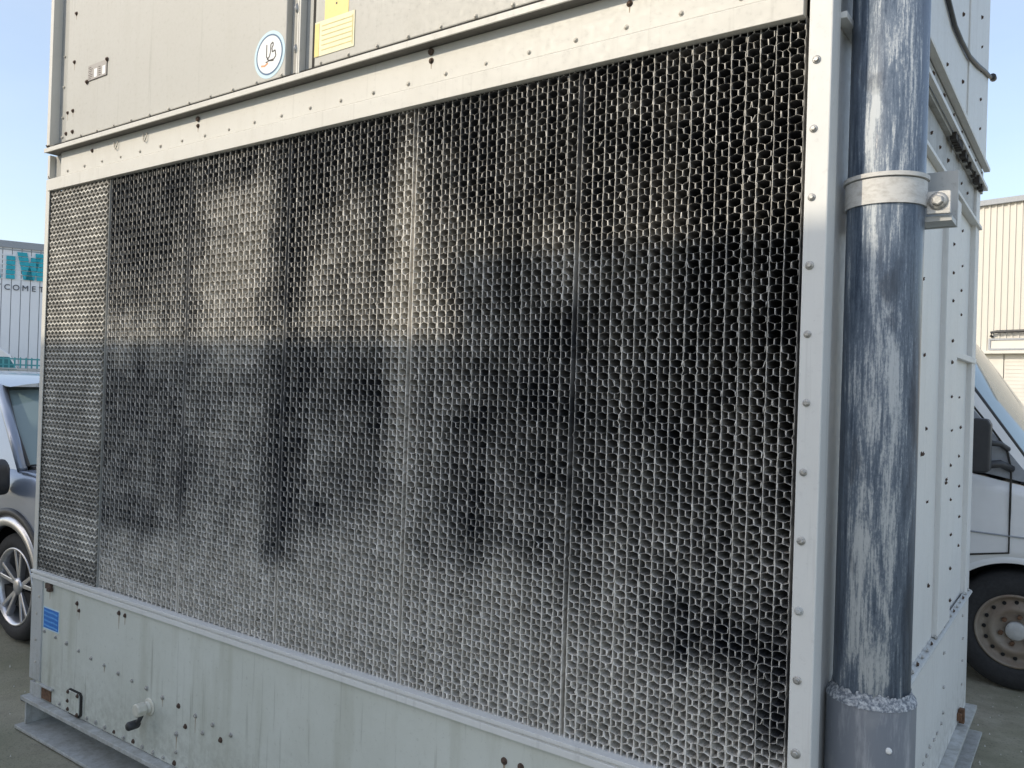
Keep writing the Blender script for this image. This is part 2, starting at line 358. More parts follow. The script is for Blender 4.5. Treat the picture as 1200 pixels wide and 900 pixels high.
# rust bleeding from fixings
def rust_run(x, y, z, l, w):
    n = 5; L_ = [(x-w*(1-.75*(k/n))*random.uniform(.4, .6), z-l*k/n) for k in range(n+1)]; R_ = [(x+w*(1-.75*(k/n))*random.uniform(.4, .6), z-l*k/n) for k in range(n+1)]
    MB().prism(L_+R_[::-1], y-.0004, y).build('rust_run', 'rust_stain', T)
for x, z in [(.403, .62), (.421, .592), (.74, .64), (.785, .64), (2.69, .60), (2.745, .60), (.16, .64), (1.07, .378), (1.285, .362), (.64, .405), (1.169, .263)]: rust_run(x, 0, z, random.uniform(.02, .06), random.uniform(.004, .008))
for x, z in [(1.177, 2.572), (2.345, 2.578), (3.0, 2.588)]: rust_run(x, 0, z, random.uniform(.018, .032), .006)
for x, z in [(.226, 3.22), (.223, 3.004), (.223, 2.786), (.176, 2.786)]: rust_run(x, YP0, z, random.uniform(.015, .03), .004)
for x, z in [(1.177, 2.574), (2.345, 2.581), (.40, 2.59), (3.0, 2.59)]:
    bolt_y(x, 0, z, B_rust)
    if x > 1: MB().lathe([(.010, 0), (.010, -.006), (.006, -.008)], (x, 0, z+.026), 'y', 12).build('drain_plug', 'bolt_rust', T)
for x in (.60, .82): MB().tube([(x-.014, -.004, 2.60), (x-.01, -.007, 2.575), (x, -.008, 2.566), (x+.01, -.007, 2.575), (x+.012, -.004, 2.602)], .0022, 6).build('wire_loop', 'bolt_paint', T)
# --- upper casing, front
box('casing_panel', 'casing', T, .16, 1.678, -.002, .04, 2.666, H, bevel=.004)
box('casing_panel', 'casing', T, 1.826, 3.50, -.002, .04, 2.666, H, bevel=.004)
box('casing_corner', 'paint', T, .03, .058, -.022, .02, 2.66, H, bevel=.002)
box('casing_return', 'paint_shade_dirt', T, .055, .159, .02, .04, 2.66, H)
box('seam_channel', 'paint_shade_dirt', T, 1.679, 1.825, .022, .04, 2.66, H)
box('seam_flange', 'paint', T, 1.738, 1.746, -.006, .021, 2.66, H)
box('seam_flange', 'paint', T, 1.7475, 1.7555, -.006, .021, 2.66, H)
box('seam_gap', 'groove', T, 1.806, 1.8235, .005, .0215, 2.66, H)
for z in (2.746, 2.884, 3.02, 3.16, 3.3): inst('bolt', B_big, T, (1.738, .004, z), (0, 0, -PI/2))
for z in (2.70, 2.79, 2.93, 3.07): bolt_y(.09, .019, z, B_paint)
for x, z in [(.226, 3.228), (.223, 3.011), (.176, 2.792), (.223, 2.793), (.226, 2.699), (.168, 2.699), (1.72, 3.3)][:6]: bolt_y(x, -.002, z, B_rust)
for k in range(11): bolt_y(.30+.136*k, -.002, 2.672, B_paint)
for k in range(13): bolt_y(1.86+.13*k, -.002, 2.674, B_paint)
for y, z in [(-.015, 2.66), (-.01, 2.71), (.0, 2.80), (0, 2.52)]: bolt_mx(y, z, .03, B_rust)
# labels on the casing
YP = -.002
box('nameplate', 'plate', T, .346, .502, YP-.002, YP, .902+2, .968+2, bevel=.0005)
for x in (.40, .468): box('nameplate_field', 'lbl_white', T, x, x+.024, YP-.0028, YP-.002, 2.908, 2.945, bevel=0)
for i in range(7): box('nameplate_print', 'ink', T, .352+.006*(i % 2), .352+.022+.006*(i % 3), YP-.0026, YP-.002, 2.908+.008*i, 2.910+.008*i, bevel=0)
for i in range(5): box('nameplate_print', 'ink', T, .436, .436+.016+.004*(i % 2), YP-.0026, YP-.002, 2.91+.009*i, 2.9125+.009*i, bevel=0)
MB().box(.34, .506, YP-.003, YP, 2.899, 2.902).box(.502, .505, YP-.003, YP, 2.899, 2.967).build('nameplate_edge', 'ink', T)
for x, z in [(.342, 2.899), (.504, 2.966)]: bolt_y(x, YP-.002, z, B_rust)
def disc(name, mat, c, r, y0, y1, r_in=None):
    b = MB()
    if r_in is None: b.lathe([(r, y0), (r, y1)], (c[0], 0, c[1]), 'y', 48, False)
    else: b.lathe([(r_in, y1), (r, y1), (r, y0), (r_in, y0)], (c[0], 0, c[1]), 'y', 48, False, False)
    return b.build(name, mat, T)
cc = (1.592, 2.757)
disc('round_label', 'lbl_halo', cc, .083, YP, YP-.001); disc('label_face', 'lbl_white', cc, .066, YP-.001, YP-.0016); disc('label_ring', 'lbl_ring', cc, .071, YP-.0012, YP-.002, .0655)
def stroke(name, mat, pts, w, y=YP-.0022):
    b = MB()
    for (x0, z0), (x1, z1) in zip(pts[:-1], pts[1:]):
        dx, dz = x1-x0, z1-z0; l = math.hypot(dx, dz) or 1; nx_, nz_ = -dz/l*w/2, dx/l*w/2
        b.prism([(x0+nx_, z0+nz_), (x0-nx_, z0-nz_), (x1-nx_, z1-nz_), (x1+nx_, z1+nz_)], y, y+.0006)
    return b.build(name, mat, T)
def pc(l): return [(cc[0]+a*.06, cc[1]+b*.06) for a, b in l]
stroke('pictogram', 'ink', pc([(-.25, .62), (-.25, -.1), (-.12, -.22), (.02, -.12), (.10, .12), (.12, .58), (.30, .66), (.34, .5), (.22, .34), (.28, .1), (.52, .16), (.60, -.18), (.42, -.34), (.02, -.36), (-.2, -.22)]), .0045)
stroke('pictogram', 'ink', pc([(-.3, -.42), (0, -.36), (.4, -.42)]), .004)
stroke('pictogram_line', 'orange', pc([(-.72, -.55), (-.4, -.6), (-.1, -.48)]), .006)
box('warning_label', 'lbl_yellow', T, 1.872, 1.985, YP-.001, YP, 2.80, 2.96, bevel=0)
stroke('exclamation_mark', 'ink', [(1.928, 2.90), (1.928, 2.866)], .006, YP-.0018); stroke('exclamation_mark', 'ink', [(1.928, 2.858), (1.928, 2.852)], .006, YP-.0018)
stroke('warning_triangle', 'ink', [(1.89, 2.895), (1.928, 2.955), (1.966, 2.895), (1.89, 2.895)], .004, YP-.0018)
box('notice_label', 'lbl_pale', T, 1.828, 2.016, YP-.0022, YP-.001, 2.696, 2.812, bevel=0)
box('notice_band', 'lbl_yellow', T, 1.829, 1.850, YP-.003, YP-.0022, 2.697, 2.806, bevel=0)
for k in range(6): box('notice_line', 'lbl_line', T, 1.862, 2.006, YP-.003, YP-.0022, 2.713+.016*k, 2.716+.016*k, bevel=0)
box('notice_line', 'lbl_line', T, 2.006, 2.009, YP-.003, YP-.0022, 2.705, 2.80, bevel=0)

# --- right side wall
box('side_panel', 'post', T, XW-.05, XW-.012, .062, 1.72, ZB, 2.46)
box('side_flange', 'post', T, XW-.05, XW+.008, 1.70, 2.03, ZB+.012, 2.445, bevel=.003)
box('side_panel', 'post', T, XW-.05, XW-.022, 2.031, 2.66, ZB, 2.46)
box('far_post', 'post', T, XW-.05, XW, 2.62, D, ZB, 2.64, bevel=.003)
box('side_shelf', 'post', T, XW-.022, XW+.004, 2.032, D, 1.806, 1.832)
MB().prism([(XW-.012, ZB-.012), (XW+.012, ZB-.012), (XW+.016, ZB-.004), (XW+.012, ZB+.004), (XW+.006, ZB+.006), (XW-.012, ZB+.012)], .07, D+.005, 'y').build('seam_ledge', 'galv', T, .0015)
for k in range(18): inst('bolt', B_zinc if k % 3 else B_rust, T, (XW+.001, 1.0+.1*k, ZB+.014), (0, 0, PI/2))
for y, z in [(1.267, 2.037), (1.339, 1.78), (1.427, 1.52), (1.343, 1.433), (1.37, 1.433), (1.49, 1.254), (1.573, .933)]: bolt_x(y, z, XW-.012, B_rust)
for y, z in [(1.829, 2.244), (1.835, 2.131), (1.846, 2.021), (1.861, 1.863), (1.867, 1.777), (1.883, 1.64), (1.911, 1.505), (1.91, 1.362), (1.79, 1.302), (1.80, 1.315), (1.939, 1.221), (1.968, 1.076), (1.979, .935), (2.0, .80)]: bolt_x(y, z, XW+.008, B_rust)
for y, z in [(2.31, 2.384), (2.338, 2.231), (2.326, 2.119), (2.351, 2.012), (2.362, 1.641), (2.431, 1.504), (2.409, 1.372), (2.44, 1.234), (2.473, 1.091), (2.481, .955)]: bolt_x(y, z, XW-.022, B_rust)
for y, z in [(2.517, .627), (2.542, .517), (2.551, .411), (1.94, .597), (1.958, .452), (2.553, .3), (1.967, .344), (1.927, .313), (1.817, .31), (1.738, .311), (1.636, .317), (1.565, .309), (1.497, .302), (1.42, .305), (1.35, .305)]: bolt_x(y, z)
MB().box(XW, XW+.02, 2.43, 2.50, .165, .20).box(XW+.004, XW+.028, 2.45, 2.48, .15, .215).build('rusty_clip', 'rust', T, .003)
# side header: lips with a dark channel between
box('side_lip', 'post', T, XW-.05, XW+.012, .064, D, 2.461, 2.476)
box('side_header', 'paint_shade_dirt', T, XW-.05, XW-.012, .064, D-.005, 2.477, 2.64)
MB().prism([(XW+.012, 2.655), (XW+.03, 2.655), (XW+.03, 2.672), (XW+.012, 2.668)], .064, D+.02, 'y').build('side_lip', 'post', T, .001)
box('side_channel', 'paint_shade_dirt', T, XW-.05, XW+.008, .064, D+.02, 2.641, 2.748)
MB().prism([(XW+.008, 2.752), (XW+.034, 2.752), (XW+.036, 2.762), (XW+.034, 2.772), (XW+.008, 2.772)], .041, D+.04, 'y').build('side_lip', 'post', T, .001)
for k in range(14): bolt_x(1.1+.12*k, 2.70+.02*(k % 2), XW+.008, B_rust)
for k in range(7): bolt_x(1.15+.2*k, 2.56, XW-.012, B_rust)
sl = MB()
for k in range(40):
    y = 1.7+.025*k; h = random.uniform(0, 1)**2; sl.box(XW+.0, XW+.012+.016*h, y, y+.026, 2.646-.026*h, 2.654)
sl.build('sealant', 'sealant', T)
box('casing_panel', 'post', T, XW-.02, XW+.008, .041, 2.09, 2.773, H, bevel=.003)
box('casing_panel', 'post', T, XW-.02, XW+.014, 2.093, D+.05, 2.773, H, bevel=.003)
for y, z, xx in [(1.895, 3.183, .008), (2.457, 3.388, .014), (1.52, 2.853, .008), (1.933, 2.923, .008), (2.489, 3.264, .014), (2.491, 3.021, .014), (2.499, 2.888, .014), (1.5, 3.2, .008), (2.48, 3.15, .014)]: bolt_x(y, z, XW+xx, B_rust)
box('casing_panel', 'paint', T, .06, XW-.02, D+.01, D+.05, 2.66, H); box('casing_panel', 'paint', T, .03, .06, .041, D+.05, 2.66, H)
box('roof_panel', 'paint', T, .02, XW+.02, -.02, D+.06, H, H+.03)
box('rear_panel', 'post', T, .05, XW-.055, D-.04, D, ZB, 2.655); box('left_panel', 'post', T, .004, .04, .065, D, ZB, 2.655)
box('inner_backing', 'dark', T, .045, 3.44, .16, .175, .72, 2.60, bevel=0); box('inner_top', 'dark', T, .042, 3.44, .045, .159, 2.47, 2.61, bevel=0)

# --- honeycomb fill --------------------------------------------------------
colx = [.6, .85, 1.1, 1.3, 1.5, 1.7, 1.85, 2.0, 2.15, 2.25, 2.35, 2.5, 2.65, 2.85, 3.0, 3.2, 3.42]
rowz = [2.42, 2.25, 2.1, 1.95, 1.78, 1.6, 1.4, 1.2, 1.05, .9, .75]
tab = ['11235333257', '11135333267', '12334333468', '26666444578', '26666444578', '12223222378', '12455344689', '13544233689', '12345235789', '58987666789', '13456444689', '12344333689', '22233233689', '22352234689', '22343345689', '22233334269', '22322334127']  # brightness grid: scale stains with light and shade mixed in
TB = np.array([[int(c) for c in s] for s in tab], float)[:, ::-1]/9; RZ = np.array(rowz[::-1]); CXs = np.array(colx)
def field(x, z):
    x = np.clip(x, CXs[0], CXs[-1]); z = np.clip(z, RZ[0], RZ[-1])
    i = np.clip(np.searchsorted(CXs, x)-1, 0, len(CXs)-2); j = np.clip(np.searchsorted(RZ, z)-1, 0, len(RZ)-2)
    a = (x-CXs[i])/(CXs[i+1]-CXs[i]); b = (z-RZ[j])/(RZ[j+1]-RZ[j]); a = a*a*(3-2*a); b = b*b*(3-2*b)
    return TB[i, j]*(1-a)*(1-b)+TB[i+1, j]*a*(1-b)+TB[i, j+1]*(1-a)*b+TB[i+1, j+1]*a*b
NG = rng.normal(0, 1, (140, 80))
def blur(a, k):
    for _ in range(k): a = (a+np.roll(a, 1, 0)+np.roll(a, -1, 0)+np.roll(a, 1, 1)+np.roll(a, -1, 1))/5
    return a/a.std()
def vblur(a, k):
    for _ in range(k): a = (a+np.roll(a, 1, 1)+np.roll(a, -1, 1))/3
    return a/a.std()
NG1, NG2 = blur(NG, 1), vblur(blur(rng.normal(0, 1, (140, 80)), 3), 14)
def noise2(G, x, z):
    i = np.clip((x/.034).astype(int), 0, 139); j = np.clip((z/.034).astype(int), 0, 79); return G[i, j]
NGC = rng.normal(0, 1, 220)
Y0 = .012; DEPS = np.array([0, .002, .010, .032, .085]); PER = .034
def sheet(name, X, Z, half, parent, q=1.0):
    """X, Z: centre line of the sheet's front edge, pushed back in depth; half: half thickness"""
    n = len(Z); nd = len(DEPS)
    V = np.zeros((n, 2, nd, 3)); jit = rng.normal(0, .0005, (n,))+(rng.uniform(0, 1, n) < .02)*rng.normal(0, .003, n); jz = rng.normal(0, .0007, n)
    for k, sgn in enumerate((-1, 1)):
        for d in range(nd):
            w = 1 if d < 2 else (.75 if d == 2 else .45)
            V[:, k, d, 0] = X+jit*(1 if d < 3 else .3)+sgn*half*w; V[:, k, d, 1] = Y0+DEPS[d]+(rng.uniform(0, .0016, n) if d == 0 else 0); V[:, k, d, 2] = Z+jz*(1 if d < 3 else .3)
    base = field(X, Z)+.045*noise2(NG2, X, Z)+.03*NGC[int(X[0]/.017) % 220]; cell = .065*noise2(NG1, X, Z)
    scale_shade = np.zeros((n, 2, nd))
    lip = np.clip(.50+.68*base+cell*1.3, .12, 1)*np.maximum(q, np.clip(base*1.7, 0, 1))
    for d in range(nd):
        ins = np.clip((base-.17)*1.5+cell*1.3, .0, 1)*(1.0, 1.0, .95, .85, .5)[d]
        scale_shade[:, :, d] = (lip if d == 0 else np.maximum(ins, (.35*lip) if d == 1 else 0))[:, None]
    idx = np.arange(n*2*nd).reshape(n, 2, nd); F = []
    a, b = idx[:-1], idx[1:]
    F.append(np.stack([a[:, 0, 0], a[:, 1, 0], b[:, 1, 0], b[:, 0, 0]], -1))
    for d in range(nd-1):
        F.append(np.stack([a[:, 0, d], b[:, 0, d], b[:, 0, d+1], a[:, 0, d+1]], -1)); F.append(np.stack([a[:, 1, d], a[:, 1, d+1], b[:, 1, d+1], b[:, 1, d]], -1))
    F = np.concatenate(F).astype(np.int32)
    me = bpy.data.meshes.new(name); me.vertices.add(n*2*nd); me.vertices.foreach_set('co', V.reshape(-1).astype(np.float32))
    me.loops.add(F.size); me.loops.foreach_set('vertex_index', F.reshape(-1)); me.polygons.add(len(F))
    me.polygons.foreach_set('loop_start', np.arange(0, F.size, 4, dtype=np.int32)); me.polygons.foreach_set('loop_total', np.full(len(F), 4, np.int32))
    me.update(calc_edges=True); at = me.attributes.new('scale_shade', 'FLOAT', 'POINT'); at.data.foreach_set('value', scale_shade.reshape(-1).astype(np.float32))
    me.materials.append(M['fill']); o = bpy.data.objects.new(name, me); COL.objects.link(o); o.parent = parent; return o
NB, NC = 5, 17
X0, X1 = .543, 3.440; bw = (X1-X0)/NB; gap = .015
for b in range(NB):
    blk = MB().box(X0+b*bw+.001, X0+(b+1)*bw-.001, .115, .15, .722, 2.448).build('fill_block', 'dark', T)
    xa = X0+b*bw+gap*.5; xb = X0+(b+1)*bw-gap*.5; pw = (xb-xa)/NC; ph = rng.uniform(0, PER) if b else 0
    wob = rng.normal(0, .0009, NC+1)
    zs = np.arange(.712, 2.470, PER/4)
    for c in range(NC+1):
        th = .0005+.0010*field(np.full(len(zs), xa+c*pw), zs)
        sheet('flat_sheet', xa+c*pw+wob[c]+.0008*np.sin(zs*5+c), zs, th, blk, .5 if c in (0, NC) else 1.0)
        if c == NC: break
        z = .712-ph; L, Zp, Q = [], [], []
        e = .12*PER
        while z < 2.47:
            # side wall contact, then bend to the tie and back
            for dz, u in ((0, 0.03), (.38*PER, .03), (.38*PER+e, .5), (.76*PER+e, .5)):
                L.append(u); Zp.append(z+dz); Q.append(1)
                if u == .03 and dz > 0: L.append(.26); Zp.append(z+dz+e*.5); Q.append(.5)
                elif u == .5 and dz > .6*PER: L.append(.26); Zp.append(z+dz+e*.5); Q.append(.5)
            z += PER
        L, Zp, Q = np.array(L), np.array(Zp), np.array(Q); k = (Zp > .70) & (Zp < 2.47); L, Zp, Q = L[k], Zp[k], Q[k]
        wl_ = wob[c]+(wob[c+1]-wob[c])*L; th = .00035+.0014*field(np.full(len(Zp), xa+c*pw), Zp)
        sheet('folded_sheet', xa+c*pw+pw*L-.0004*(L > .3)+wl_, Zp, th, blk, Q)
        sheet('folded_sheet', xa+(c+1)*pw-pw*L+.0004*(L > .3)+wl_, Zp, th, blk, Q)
# left strip: shelves with staggered ties
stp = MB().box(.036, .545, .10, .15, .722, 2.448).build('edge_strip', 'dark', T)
def shelf(z, ph, k):
    xs = np.arange(.006, .544, .017); Y0 = .008; odd = k % 2; v, fcs, dp = [], [], []
    def fd(x, z): return float(np.clip(.72+.10*noise2(NG1, np.array([x]), np.array([z]))[0]-(.32 if z < .82 and x < .55 else 0)-.18*(1.0 < z < 1.3), .1, 1))
    for i, x in enumerate(xs):
        zz = z+(.0045 if (i+ph) % 2 else -.0045)
        for (y, dz, kk) in ((Y0-.004, .0040 if odd else .0025, .42 if odd else 1), (Y0-.004, -.0045 if odd else -.003, .36 if odd else 1), (Y0+.03, -.0015, .4), (Y0+.06, .0, .05), (Y0+.06, .001, .05), (Y0+.03, .0012, .55)):
            v.append((x, y, zz+dz+random.uniform(-.0006, .0006))); dp.append(kk*fd(x, z))
    m = len(xs)
    for i in range(m-1):
        for q in range(6): fcs.append((i*6+q, i*6+(q+1) % 6, (i+1)*6+(q+1) % 6, (i+1)*6+q))
    for i in range(m):
        if (i+ph) % 2 == 0: continue
        x = xs[i]; k0 = len(v)
        for (xx, y) in ((x-.0025, Y0-.003), (x+.0025, Y0-.003), (x+.001, Y0+.05), (x-.001, Y0+.05)):
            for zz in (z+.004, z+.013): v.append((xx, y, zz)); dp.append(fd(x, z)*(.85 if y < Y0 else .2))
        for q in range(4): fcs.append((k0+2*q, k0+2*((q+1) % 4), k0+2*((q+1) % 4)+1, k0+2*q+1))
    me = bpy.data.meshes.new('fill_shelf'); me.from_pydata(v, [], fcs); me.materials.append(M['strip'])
    me.attributes.new('scale_shade', 'FLOAT', 'POINT').data.foreach_set('value', np.array(dp, np.float32))
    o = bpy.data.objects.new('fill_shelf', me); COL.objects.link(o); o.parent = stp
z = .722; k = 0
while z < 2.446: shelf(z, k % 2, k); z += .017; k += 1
box('strip_edge', 'paint_shade_dirt', T, .5385, .541, .008, .10, .716, 2.45, bevel=0)

# ------------------------------------------------------------------ drain pipe beside the corner post
PX, PY, PR = 3.577, .16, .0805
P = empty('drain_pipe', (PX, PY, 0)); tag(P, 'weathered grey plastic downpipe clamped beside the right corner post', 'pipe')
MB().lathe([(PR, .3), (PR, 3.6)], (0, 0, 0), 'z', 72).build('pipe', 'pvc', P)
MB().lathe([(PR+.001, .961), (PR+.009, .959), (PR+.0125, .954), (PR+.0125, .30), (PR+.0125, .2), (PR, .2)], (0, 0, 0), 'z', 72).build('socket', 'socket', P)
sc = MB(); vs = []; m = 120
for j, (rr, hh) in enumerate(((PR+.0005, .980), (PR+.004, .969), (PR+.0105, .9625), (PR+.0132, .953))):
    for i in range(m): vs.append(((rr+random.uniform(0, .001))*math.cos(2*PI*i/m), (rr+random.uniform(0, .001))*math.sin(2*PI*i/m), hh+(random.uniform(-.006, .006) if j == 0 else random.uniform(-.001, .001))))
sc.add(vs, [(j*m+i, j*m+(i+1) % m, (j+1)*m+(i+1) % m, (j+1)*m+i) for j in range(3) for i in range(m)], True); sc.build('limescale', 'socket_scale', P)
MB().lathe([(.007, .0), (.007, -.003), (.004, -.004)], (.054, -.0755, .872), 'y', 10).build('paint_spot', 'lbl_white', P)
MB().lathe([(PR+.0005, 2.045), (PR+.0045, 2.045), (PR+.0045, 2.100), (PR+.0005, 2.100)], (0, 0, 0), 'z', 64, False, False, -PI*1.06, .06*PI).build('clamp_strap', 'clamp', P)
MB().lathe([(PR+.0005, 2.102), (PR+.0085, 2.103), (PR+.0085, 2.112), (PR+.0005, 2.114)], (0, 0, 0), 'z', 64, False, False, -PI*1.06, .06*PI).build('clamp_rim', 'clamp', P)
MB().prism([(PR+.003, 2.03), (.128, 2.028), (.130, 2.03), (.130, 2.075), (.127, 2.078), (PR+.003, 2.078)], .004, .014).build('clamp_ear', 'clamp', P, .001)
MB().prism([(-PR-.003, 2.05), (-.07, 2.05), (-.07, 2.1), (-PR-.003, 2.1)], .004, .014).build('clamp_ear', 'clamp', P)
MB().box(-.078, .134, .086, .094, 2.012, 2.14).box(PR-.01, .132, .016, .0855, 2.014, 2.026).build('clamp_bracket', 'galv', P, .001)
o = inst('bolt', bolt_mesh('bolt', .0115, 'bolt'), P, (.106, .004, 2.056), (0, .4, 0))

# ------------------------------------------------------------------ cable hanging on the side of the upper casing
cb = MB(); pts = [(XW+.016, 1.18, 3.12), (XW+.017, 1.285, 3.10), (XW+.018, 1.45, 3.055), (XW+.018, 1.612, 3.03), (XW+.018, 1.8, 3.04), (XW+.02, 2.037, 3.06), (XW+.024, 2.3, 3.11), (XW+.024, 2.55, 3.17), (XW+.022, 2.8, 3.225), (XW+.03, 2.84, 3.235)]
pts[0:1] = [(XW+.015, .9, 3.22), (XW+.016, 1.1, 3.14)]
C_ = empty('hanging_cable', pts[0]); tag(C_, 'thin black cable sagging across the shaded upper side of the tower', 'cable')
loc = [tuple(Vector(p)-Vector(pts[0])) for p in pts]
MB().tube(loc, .009, 8).build('cable_sheath', 'black_plastic', C_)
MB().lathe([(.014, -.02), (.016, -.01), (.016, .02), (.011, .026)], loc[-1], 'y', 10).build('cable_gland', 'black_plastic', C_)

# ------------------------------------------------------------------ vehicles
def wheel(parent, x, y, r, w, out, style, rim_r):
    """axle along y; out = -1 when the outer side faces -y"""
    wh = empty('wheel', (x, y, r)); wh.parent = parent
    e = out
    MB().lathe([(rim_r, .02*e*0), (rim_r*1.02, .006*e), (rim_r+.25*(r-rim_r), .014*e), (rim_r+.6*(r-rim_r), .012*e), (r*.97, -.004*e), (r, -.03*e), (r, -(w-.03)*e), (r*.95, -w*e), (rim_r, -w*e)], (0, 0, 0), 'y', 56, True, False).build('tyre', 'rubber', wh)
    for k in range(4):
        MB().lathe([(r+.001, -(.05+.04*k)*e), (r+.003, -(.055+.04*k)*e), (r+.003, -(.075+.04*k)*e), (r+.001, -(.08+.04*k)*e)], (0, 0, 0), 'y', 56, False, False).build('tread', 'rubber', wh)
    if style == 'alloy':
        b = MB(); b.lathe([(rim_r, -.005*e), (rim_r*1.0, .008*e), (rim_r*.95, .008*e), (rim_r*.9, -.02*e), (rim_r*.88, -.12*e)], (0, 0, 0), 'y', 56, True, False); b.build('rim', 'alloy', wh)
        MB().lathe([(rim_r*.9, -.11*e), (.01, -.11*e)], (0, 0, 0), 'y', 40, False, False).build('brake_shield', 'black_plastic', wh)
        MB().lathe([(.05, -.03*e), (.05, -.012*e), (.03, -.005*e), (.01, -.004*e)], (0, 0, 0), 'y', 24, True).build('hub', 'alloy', wh)
        for k in range(5):
            a = 2*PI*k/5+.25; b = MB()
            for da, ww in ((.11, .028), (-.11, .028)):
                ca, sa = math.cos(a), math.sin(a); c2, s2 = math.cos(a+da*1.6), math.sin(a+da*1.6)
                p0 = (.035*ca, .035*sa); p1 = (rim_r*.93*c2, rim_r*.93*s2); nx_, nz_ = -s2*ww/2, c2*ww/2
                vs = [(p0[0]+nx_, -.018*e, p0[1]+nz_), (p0[0]-nx_, -.018*e, p0[1]-nz_), (p1[0]-nx_*.8, -.002*e, p1[1]-nz_*.8), (p1[0]+nx_*.8, -.002*e, p1[1]+nz_*.8),
                      (p0[0]+nx_, -.05*e, p0[1]+nz_), (p0[0]-nx_, -.05*e, p0[1]-nz_), (p1[0]-nx_*.8, -.04*e, p1[1]-nz_*.8), (p1[0]+nx_*.8, -.04*e, p1[1]+nz_*.8)]
                b.add(vs, [(0, 1, 2, 3), (7, 6, 5, 4), (0, 4, 5, 1), (1, 5, 6, 2), (2, 6, 7, 3), (3, 7, 4, 0)])
            b.build('spoke', 'alloy', wh, .004)
    else:
        b = MB(); b.lathe([(rim_r*1.03, -.004*e), (rim_r*1.03, .012*e), (rim_r*.98, .014*e), (rim_r*.94, .002*e), (rim_r*.90, -.025*e), (rim_r*.80, -.03*e), (rim_r*.70, -.012*e), (rim_r*.60, -.002*e), (rim_r*.52, -.012*e), (rim_r*.42, -.03*e), (.01, -.03*e)], (0, 0, 0), 'y', 56, True, False); b.build('rim', 'steel_wheel', wh)
        for k in range(16):
            a = 2*PI*k/16; MB().lathe([(.011, -.024*e), (.011, -.014*e), (.008, -.0135*e)], (rim_r*.79*math.cos(a), -.004*e, rim_r*.79*math.sin(a)), 'y', 10, False).build('rim_hole', 'dark', wh)
        MB().lathe([(.052, -.035*e), (.052, .006*e), (.045, .012*e), (.01, .014*e)], (0, 0, 0), 'y', 24, True).build('hub_cap', 'hub', wh)
        for k in range(6):
            a = 2*PI*k/6+.3; MB().lathe([(.013, -.03*e), (.013, -.006*e), (.008, -.004*e)], (.078*math.cos(a), 0, .078*math.sin(a)), 'y', 6, False).build('wheel_nut', 'rust', wh)
    return wh

def loft(stations, mat, name, parent, bevel=0, seg=2):
    """stations: list of (x, [(y,z), ...]) closed outlines with the same point count"""
    b = MB(); n = len(stations[0][1]); vs = [(x, y, z) for x, o in stations for y, z in o]
    fs = [(j*n+i, j*n+(i+1) % n, (j+1)*n+(i+1) % n, (j+1)*n+i) for j in range(len(stations)-1) for i in range(n)]
    fs += [tuple(range(n)), tuple((len(stations)-1)*n+i for i in range(n))]
    b.add(vs, fs, True); o = b.build(name, mat, parent); return o

# --- silver car left of the tower, facing +x
CW = 1.80; CYs = .47                                      # near side plane
car = empty('silver_car', (-1.30, CYs, 0)); tag(car, 'silver blue car with five spoke alloy wheel parked left of the tower', 'car')
def car_sec(x, zb, zs, zt, inset, crown=.02):             # from sill to shoulder to top, near side y=0, far side CW
    pts = [(.03, zb), (0, zb+.15), (-.005, .55), (.012, zs-.10), (.05, zs), (inset, zt), (CW*.5, zt+crown), (CW-inset, zt), (CW-.05, zs), (CW-.012, zs-.1), (CW+.005, .55), (CW, zb+.15), (CW-.03, zb), (CW*.5, zb-.02)]
    return (x, pts)
# lower body with the wheel wells cut as arches in the side profile: built in pieces
def arch_side(y, th, x0, x1, ztop_fn, cx_list, ra, zb):
    """side skin between x0 and x1 from a lower outline with arches up to ztop"""
    low = []
    xs = list(np.linspace(x0, x1, 160))
    top = [(x, ztop_fn(x)) for x in xs]
    for x in xs:
        zl = zb
        for c in cx_list:
            if abs(x-c) < ra: zl = max(zl, .325+math.sqrt(ra*ra-(x-c)**2))
        low.append((x, zl))
    b = MB(); n = len(xs); vs = []
    for yy, off in ((y, 0), (y+th, 0)):
        for (x, zl), (_, zt) in zip(low, top):
            for k in range(7):
                q = k/6; zz = zl+(zt-zl)*q
                bul = .02*math.sin(PI*min(1, max(0, (zz-.2)/.85)))-(.05*max(0, (zz-.93)/.12) if zz > .93 else 0)
                vs.append((x, yy-(bul if th > 0 else -bul), zz))
    def id(s, i, k): return s*n*7+i*7+k
    fs = []
    for s in (0, 1):
        for i in range(n-1):
            for k in range(6): fs.append((id(s, i, k), id(s, i+1, k), id(s, i+1, k+1), id(s, i, k+1)))
    for i in range(n-1):
        fs.append((id(0, i, 0), id(1, i, 0), id(1, i+1, 0), id(0, i+1, 0))); fs.append((id(0, i, 6), id(0, i+1, 6), id(1, i+1, 6), id(1, i, 6)))
    b.add(vs, fs, True); return b
def shoulder(x):
    return 1.02 if x < .1 else 1.02-.16*((x-.1)/.72)**2
A0 = arch_side(0, .04, -3.35, .82, shoulder, [0, -2.62], .375, .22); A0.build('body_side', 'car_silver', car)
A0 = arch_side(CW, -.04, -3.35, .82, shoulder, [0, -2.62], .375, .22); A0.build('body_side', 'car_silver', car)
